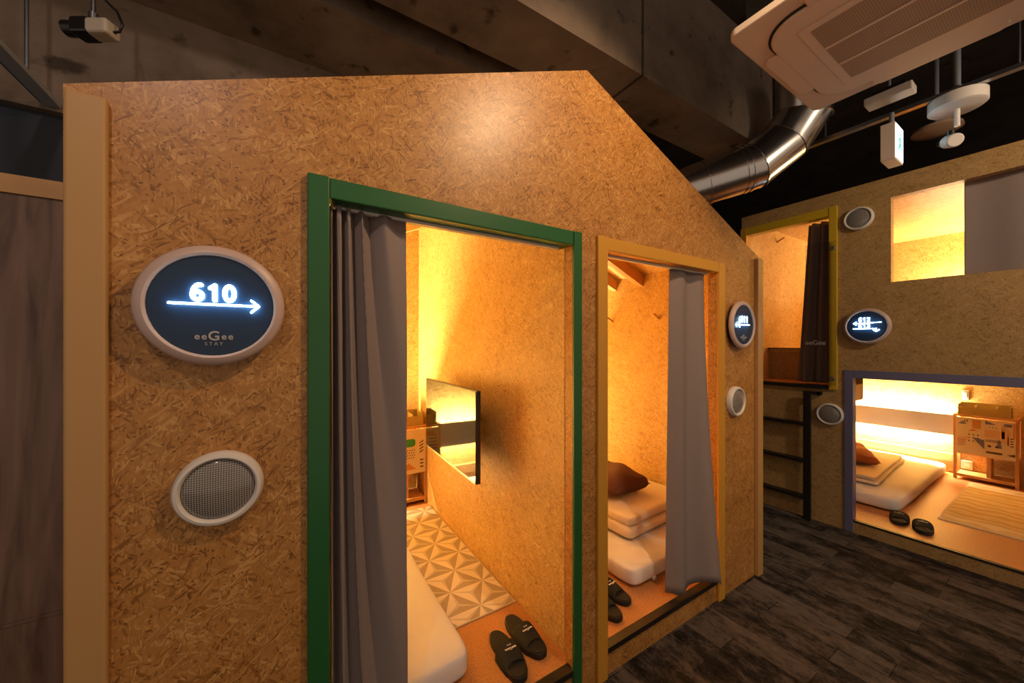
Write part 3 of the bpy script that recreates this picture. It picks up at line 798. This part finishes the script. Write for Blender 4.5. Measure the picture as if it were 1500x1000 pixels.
t = empty('patterned_rug', 'pale golden wavy rug on the lower bunk floor', 'rug', (0, 0, .10))
MB().box(4.59, 6.08, -.20, .68, .0005, .006).build('backing', M_MATTW, t)
MB().box(4.61, 6.06, -.18, .665, .0062, .0075).build('wave_pattern', M_WAVY, t)

# ------------------------------------------------------------------ slippers (local: toe towards -y, length .27)
def sole_outline(Ls=.285, W=.112, n=40, side=1):
    out = []
    for k in range(n):
        a = 2*PI*k/n; y = -Ls/2*math.cos(a)
        wv = W/2*(1.0 if y < 0 else .88)*(1-.10*math.exp(-((y-.01)/.05)**2))
        x = wv*math.copysign(abs(math.sin(a))**.72, math.sin(a))
        x += side*.006*math.cos(PI*y/Ls)
        out.append((x, y))
    return out
def slipper(label, loc, rotz, side=1, group=None):
    t = empty('slipper', label, 'slipper', loc, rotz, group)
    ol = sole_outline(side=side)
    MB().prism(ol, 'z', .0005, .028).build('sole', M_RUBBER, t, bevel=.004)
    MB().prism([(x*.92, y*.95) for x, y in ol], 'z', .0283, .0310).build('insole', M_RUBBER2, t)
    # upper: arched band over the front, open at toe
    g = MB(); rows = []; ny, na = 14, 20
    for j in range(ny+1):
        v = j/ny; y = -.090+.108*v
        hh = .040+.024*v; yo = -y/(.278/2); ww = .0545*math.sqrt(max(.05, 1-yo*yo))**.72+.0015
        row = []
        for i in range(na+1):
            a = PI*i/na
            skew = .010*math.cos(a)*(1 if v > .5 else 0)
            row.append(g.bm.verts.new((ww*math.copysign(abs(math.cos(a))**.8, math.cos(a))+side*.004, y-.018*(1-v)*math.sin(a)*-1+.006*v*math.cos(a)*side, .004+hh*math.sin(a)**.7)))
        rows.append(row)
    for a, b_ in zip(rows, rows[1:]):
        for i in range(na): g._f([a[i], a[i+1], b_[i+1], b_[i]])
    o = g.build('strap', M_RUBBER2, t, smooth=True, solid=.005, normals=False)
    for p in o.data.polygons: p.use_smooth = True
    text('logo', 'eeGee', .021, M_LOGOW, t, (side*.004, -.028, .0655), (.16, 0, PI), ext=.0004, off=.0003)
    text('logo', 'STAY', .009, M_LOGOW, t, (side*.004, -.009, .0675), (.16, 0, PI), ext=.0004)
    return t
gl = slipper('black slipper nearer the bed inside the green doorway', (.848, 1.400, .127), -.06, 1)
gr = slipper('black slipper nearer the wall inside the green doorway', (.978, 1.450, .127), .06, -1)
def pair(src, loc, rz, lab): return dup(src, loc, rz, lab)
pair(gl, (1.440, 1.415, .127), .06, 'black slipper half hidden by the lower yellow door jamb')
pair(gr, (1.572, 1.470, .127), .08, 'black slipper by the corner of the mattress in the middle room')
pair(gl, (4.290, .845, .10), -PI/2+.16, 'black slipper nearer the bed on the lower bunk floor')
pair(gr, (4.240, .70, .10), -PI/2+.20, 'black slipper nearer the rug on the lower bunk floor')

# ------------------------------------------------------------------ wooden wall pegs
def peg(label, loc, rotz):
    t = empty('coat_peg', label, 'coat peg', loc, rotz)     # local: wall at y=0, towards -y
    MB().tube([(0, -.0005, 0), (0, -.035, .018), (0, -.07, .036)], .009, 14).build('dowel', M_WOOD, t, smooth=True)
    MB().lathe([(.016, -.0005), (.016, -.004)], 'y', seg=20).build('base', M_WOOD, t)
    return t
p0 = peg('left wooden coat peg on the middle room wall', (2.655, 2.43, 1.765), -PI/2)
dup(p0, (2.655, 1.93, 1.765), -PI/2, 'right wooden coat peg on the middle room wall, next to the curtain')
dup(p0, (4.62, 1.85, 2.78-.10), 0, 'wooden coat peg on the upper bunk side wall')
bpy.context.view_layer.update()

# ------------------------------------------------------------------ ceiling cassette air conditioner
def rrect(x0, x1, y0, y1, r, n=8):
    pts = []
    for cx, cy, a0 in ((x1-r, y1-r, 0), (x0+r, y1-r, PI/2), (x0+r, y0+r, PI), (x1-r, y0+r, 3*PI/2)):
        for k in range(n+1):
            a = a0+PI/2*k/n; pts.append((cx+r*math.cos(a), cy+r*math.sin(a)))
    return pts
AZ = H+1.29
acu = empty('air_conditioner', 'beige ceiling cassette air conditioner at the top right', 'air conditioner', (2.04, .37, AZ))
MB().prism(rrect(-.45, .45, -.45, .45, .035), 'z', 0, .035).build('panel', M_ACP, acu, bevel=.008, seg=3)
MB().box(-.40, .40, -.40, .40, .036, .30).build('casing', M_METAL, acu)
MB().prism(rrect(-.365, .365, -.365, .365, .13, 12), 'z', -.0005, -.018).build('centre_cover', M_ACP, acu, bevel=.008, seg=3)
MB().prism(rrect(-.375, .375, -.375, .375, .14, 12), 'z', .0, -.0035).build('seam', M_BLACKP, acu)
g = MB()
MB().prism(rrect(-.27, .27, -.27, .27, .012, 4), 'z', -.0185, -.022).build('grille_frame', M_ACP, acu, bevel=.002)
MB().prism(rrect(-.235, .235, -.235, .235, .006, 3), 'z', -.0222, -.0235).build('grille', M_ACG, acu)
for x in (-.08, .08):
    MB().box(x-.006, x+.006, -.235, .235, -.0255, -.0236).build('grille_bar', M_ACP, acu)
for k in range(4):
    a = k*PI/2
    o = MB().prism(rrect(-.20, .20, .345, .425, .038, 8), 'z', -.001, -.016).build('louvre', M_ACP, acu, bevel=.006, seg=3); o.rotation_euler = (0, 0, a)
# hanger rods
for sx in (-1, 1):
    for sy in (-1, 1):
        MB().tube([(sx*.38, sy*.38, .30), (sx*.38, sy*.38, 3.72-AZ)], .006, 8).build('hanger_rod', M_STEEL, acu)

# ------------------------------------------------------------------ duct
def px(x, y, t):
    u, v = (x-750)/531, (505-y)/531
    return (t*(.52992+.84805*u), t*(.84805-.52992*u), H+t*v)
du = empty('ventilation_duct', 'silver round ventilation duct bending over the cabin roof', 'duct', (3.3, 1.5, 2.8))
off = Vector((3.3, 1.5, 2.8))
def dpt(x, y, t): return tuple(Vector(px(x, y, t))-off)
DP = [Vector(p) for p in (dpt(990, 283, 2.62), dpt(1104, 244, 2.5), dpt(1149, 208, 2.48), dpt(1177, 165, 2.42), dpt(1178, 100, 2.36))]
def duct_piece(name, a, b, pa, pb, r, seg=44):
    """round pipe from a to b, its ends cut on the mitre planes with normals pa and pb"""
    t = (b-a).normalized(); up = Vector((.3, .2, 1)); n = (up-t*up.dot(t)).normalized(); m_ = t.cross(n); g = MB(); rings = []
    for c, pn in ((a, pa), (b, pb)):
        ring = []
        for k in range(seg):
            q_ = c + (n*math.cos(2*PI*k/seg)+m_*math.sin(2*PI*k/seg))*r
            q_ = q_ + t*((c-q_).dot(pn)/t.dot(pn)); ring.append(g.bm.verts.new(q_))
        rings.append(ring)
    for k in range(seg): g._f([rings[0][k], rings[0][(k+1) % seg], rings[1][(k+1) % seg], rings[1][k]])
    g._f(rings[0][::-1]); g._f(rings[1])
    return g.build(name, M_METAL, du, smooth=True)
TT = [(DP[i+1]-DP[i]).normalized() for i in range(4)]
NN = [TT[0]]+[(TT[i]+TT[i+1]).normalized() for i in range(3)]+[TT[3]]
for i, nm in enumerate(('straight_section', 'elbow_section', 'upper_section', 'riser_section')):
    duct_piece(nm, DP[i], DP[i+1], NN[i], NN[i+1], .152)
    if i: duct_piece('seam_ring', DP[i]-TT[i]*.006, DP[i]+TT[i]*.006, NN[i], NN[i], .157)
for k in (.10, .17, .62):
    c = DP[1]-TT[0]*k*(DP[1]-DP[0]).length
    duct_piece('seam_ring', c-TT[0]*.007, c+TT[0]*.007, TT[0], TT[0], .157)

# ------------------------------------------------------------------ ceiling rail, exit sign, detector, cameras
rail = empty('ceiling_rail', 'long metal wiring rail crossing under the dark ceiling', 'rail', (3.24, 0, 2.99))
MB().box(-.02, .02, -.9, 2.1, -.012, .012).build('channel', M_STEEL, rail)
for y in (-.5, .2, 1.0, 1.8): MB().tube([(0, y, .012), (0, y, .73)], .005, 8).build('hanger_rod', M_STEEL, rail)
ex = empty('exit_sign', 'small lit green and white exit sign hanging from the rail', 'exit sign', (3.17, .655, 2.77))
MB().box(-.085, .085, -.032, .032, -.11, .11).build('case', M_ACP, ex, bevel=.003)
MB().box(-.078, .078, -.0345, -.0325, -.10, .10).build('lit_face', M_EXIT, ex)
g = MB()   # running figure and door on the lit face
def q(pts): g.poly([(x, -.0352, z) for x, z in pts])
q([(-.01, .03), (.012, .035), (.02, .0), (-.002, -.005)]); q([(-.002, -.005), (.02, 0), (.045, -.035), (.033, -.043)]); q([(-.002, -.005), (.012, -.01), (-.02, -.05), (-.034, -.042)])
q([(-.01, .03), (.0, .033), (-.03, .0), (-.04, .006)]); q([(.012, .035), (.02, .025), (.045, .012), (.048, .02)])
q([(.012+.011*math.cos(k*PI/5), .05+.011*math.sin(k*PI/5)) for k in range(10)])
g.build('pictogram', M_EXITG, ex, normals=False)
MB().tube([(0, 0, .11), (0, 0, .20)], .012, 12).build('bracket', M_GREYR, ex)
bx = empty('junction_box', 'white rectangular box beside the air conditioner', 'box', px(1303, 142, 2.12), .0)
MB().box(-.05, .05, -.10, .10, -.02, .025).build('case', M_WHITEP, bx, bevel=.006)
MB().box(-.03, .03, -.07, .07, .0255, .05).build('mount', M_BLACKP, bx)
MB().tube([(0, 0, .05), (0, 0, 3.72-px(1303, 142, 2.12)[2])], .006, 8).build('hanger_rod', M_GREYR, bx)
dp = px(1402, 152, 2.1)
det = empty('ceiling_drum', 'white round drum fitting hanging above the bunk wall', 'fitting', dp)
MB().lathe([(.105, -.03), (.115, -.022), (.115, .035), (.11, .04)], 'z', seg=48).build('drum', M_WHITEP, det, smooth=True)
MB().tube([(0, 0, .04), (0, 0, .10)], .022, 20).build('collar', M_STEEL, det, smooth=True)
MB().tube([(0, 0, .10), (0, 0, 3.72-dp[2])], .015, 16).build('conduit', M_GREYR, det, smooth=True)
MB().tube([(0, 0, -.0305), (0, 0, -.13)], .012, 14).build('stem', M_WHITEP, det, smooth=True)
cp = px(1392, 208, 2.1)
cam2 = empty('security_camera', 'white security camera under the round drum fitting', 'camera', (cp[0]+.01, cp[1], cp[2]), .5)
MB().tube([(-.05, 0, -.01), (.03, 0, .02)], .036, 24).build('body', M_WHITEP, cam2, bevel=.006, smooth=True)
MB().tube([(.03, 0, .02), (.09, 0, .045)], .026, 20).build('lens_hood', M_BLACKP, cam2, smooth=True)
MB().tube([(0, 0, .03), (0, 0, .065)], .018, 14).build('swivel', M_BLACKP, cam2, smooth=True)
sp_ = px(1372, 192, 2.55)
o = empty('round_vent', 'tan round vent disc behind the exit sign', 'vent', sp_)
MB().lathe([(.02, -.03), (.10, -.012), (.125, 0), (.12, .02)], 'z', seg=40).build('disc', M_DISC, o, smooth=True)
MB().tube([(0, 0, .02), (0, 0, 3.72-sp_[2])], .012, 12).build('stem', M_GREYR, o)

# left ceiling rail & camera
M_SILVER = plain('silver_paint', (.42, .44, .48, 1), .35)
lr = empty('ceiling_rail', 'silver rail at the upper left running toward the back wall', 'rail', (-.77, 0, 2.49))
MB().box(-.022, .022, -.6, 2.15, -.02, .0).build('channel', M_SILVER, lr, bevel=.002)
MB().box(-.034, -.024, -.6, 2.15, -.014, -.004).build('cable', M_GREYR, lr)
for y in (.3, 1.2, 1.98): MB().tube([(0, y, 0), (0, y, 1.23)], .006, 8).build('hanger_rod', M_STEEL, lr)
cp = px(137, 44, 1.22)
c1 = empty('security_camera', 'black and cream security camera hanging at the upper left', 'camera', cp, -.56)
MB().tube([(-.088, 0, .004), (-.016, 0, .0)], .024, 24).build('lens_hood', M_BLACKP, c1, smooth=True)
MB().box(-.015, .068, -.026, .026, -.025, .025).build('body', M_CREAMW, c1, bevel=.010, seg=3)
MB().box(-.055, .006, -.0275, .0275, -.0265, .0275).build('top_cover', M_BLACKP, c1, bevel=.008)
MB().tube([(0, 0, .028), (0, 0, .055)], .013, 14).tube([(0, 0, .055), (0, 0, 3.72-cp[2])], .006, 12).build('stem', M_STEEL, c1, smooth=True)
MB().tube([(.069, 0, -.008), (.088, 0, -.006), (.098, 0, .018), (.08, 0, .06), (.03, 0, .11), (.01, 0, .22)], .004, 10).build('cable', M_BLACKP, c1, smooth=True)

# ------------------------------------------------------------------ lights
def area(name, loc, rot, sx, sy, e, col, spread=PI):
    l = bpy.data.lights.new(name, 'AREA'); l.shape = 'RECTANGLE'; l.size = sx; l.size_y = sy; l.energy = e; l.color = col; l.spread = spread
    o = bpy.data.objects.new(name, l); C.objects.link(o); o.location = loc; o.rotation_euler = rot
    return o
def spot(name, loc, target, e, col, size=1.2, blend=.6, rad=.04):
    l = bpy.data.lights.new(name, 'SPOT'); l.energy = e; l.color = col; l.spot_size = size; l.spot_blend = blend; l.shadow_soft_size = rad
    o = bpy.data.objects.new(name, l); C.objects.link(o); o.location = loc
    o.rotation_euler = (Vector(target)-Vector(loc)).to_track_quat('-Z', 'Y').to_euler(); return o
def point(name, loc, e, col, rad=.05):
    l = bpy.data.lights.new(name, 'POINT'); l.energy = e; l.color = col; l.shadow_soft_size = rad
    o = bpy.data.objects.new(name, l); C.objects.link(o); o.location = loc; return o
WARM = (1, .86, .44); WARM2 = (1, .72, .38)
# LED strips behind each head panel (upward and downward)
def leds(x, y, z, L, rz, up, dn, col=WARM):
    o = area('led_up', (x, y, z+.61), (PI, 0, rz), L, .03, up, col)
    o = area('led_down', (x, y, z+.49), (0, 0, rz), L, .03, dn, col)
leds(.15, 3.35, .127, .98, 0, 120, 52)
leds(2.16, 3.35, .127, .93, 0, 130, 55)
leds(6.33, 1.32, .10, .98, PI/2, 52, 38, (1, .84, .54))
area('bunk_led', (6.2, .2, 1.95), (PI, 0, 0), .06, 1.6, 70, (1, .80, .48))
# corridor ceiling spots
spot('track_spot', (1.25, .05, 3.15), (.95, 1.2, 1.5), 66, (1, .66, .37), 2.0, .7)
spot('track_spot', (2.75, -1.2, 2.95), (3.96, .7, 1.5), 80, (1, .76, .52), 1.9, .8, .12)
spot('track_spot', (-.6, -.3, 3.2), (-.3, 1.2, 1.4), 24, (1, .80, .72), 2.2, .9)

wd = bpy.data.worlds.new('World'); bpy.context.scene.world = wd; wd.use_nodes = True
wd.node_tree.nodes['Background'].inputs[0].default_value = (1, .76, .58, 1)
wd.node_tree.nodes['Background'].inputs[1].default_value = .31

# ------------------------------------------------------------------ camera
cam = bpy.data.cameras.new('Camera'); co = bpy.data.objects.new('Camera', cam); C.objects.link(co)
co.location = (0, 0, H); co.rotation_euler = (PI/2, 0, -math.radians(32.0))
cam.sensor_width = 36; cam.lens = 36*531/1500; cam.shift_y = 5/1500; cam.clip_start = .02
sc_ = bpy.context.scene; sc_.camera = co
sc_.view_settings.view_transform = 'Standard'; sc_.view_settings.look = 'None'; sc_.view_settings.gamma = 1
sc_.view_settings.exposure = 0.35
sc_.cycles.max_bounces = 8; sc_.cycles.use_denoising = True
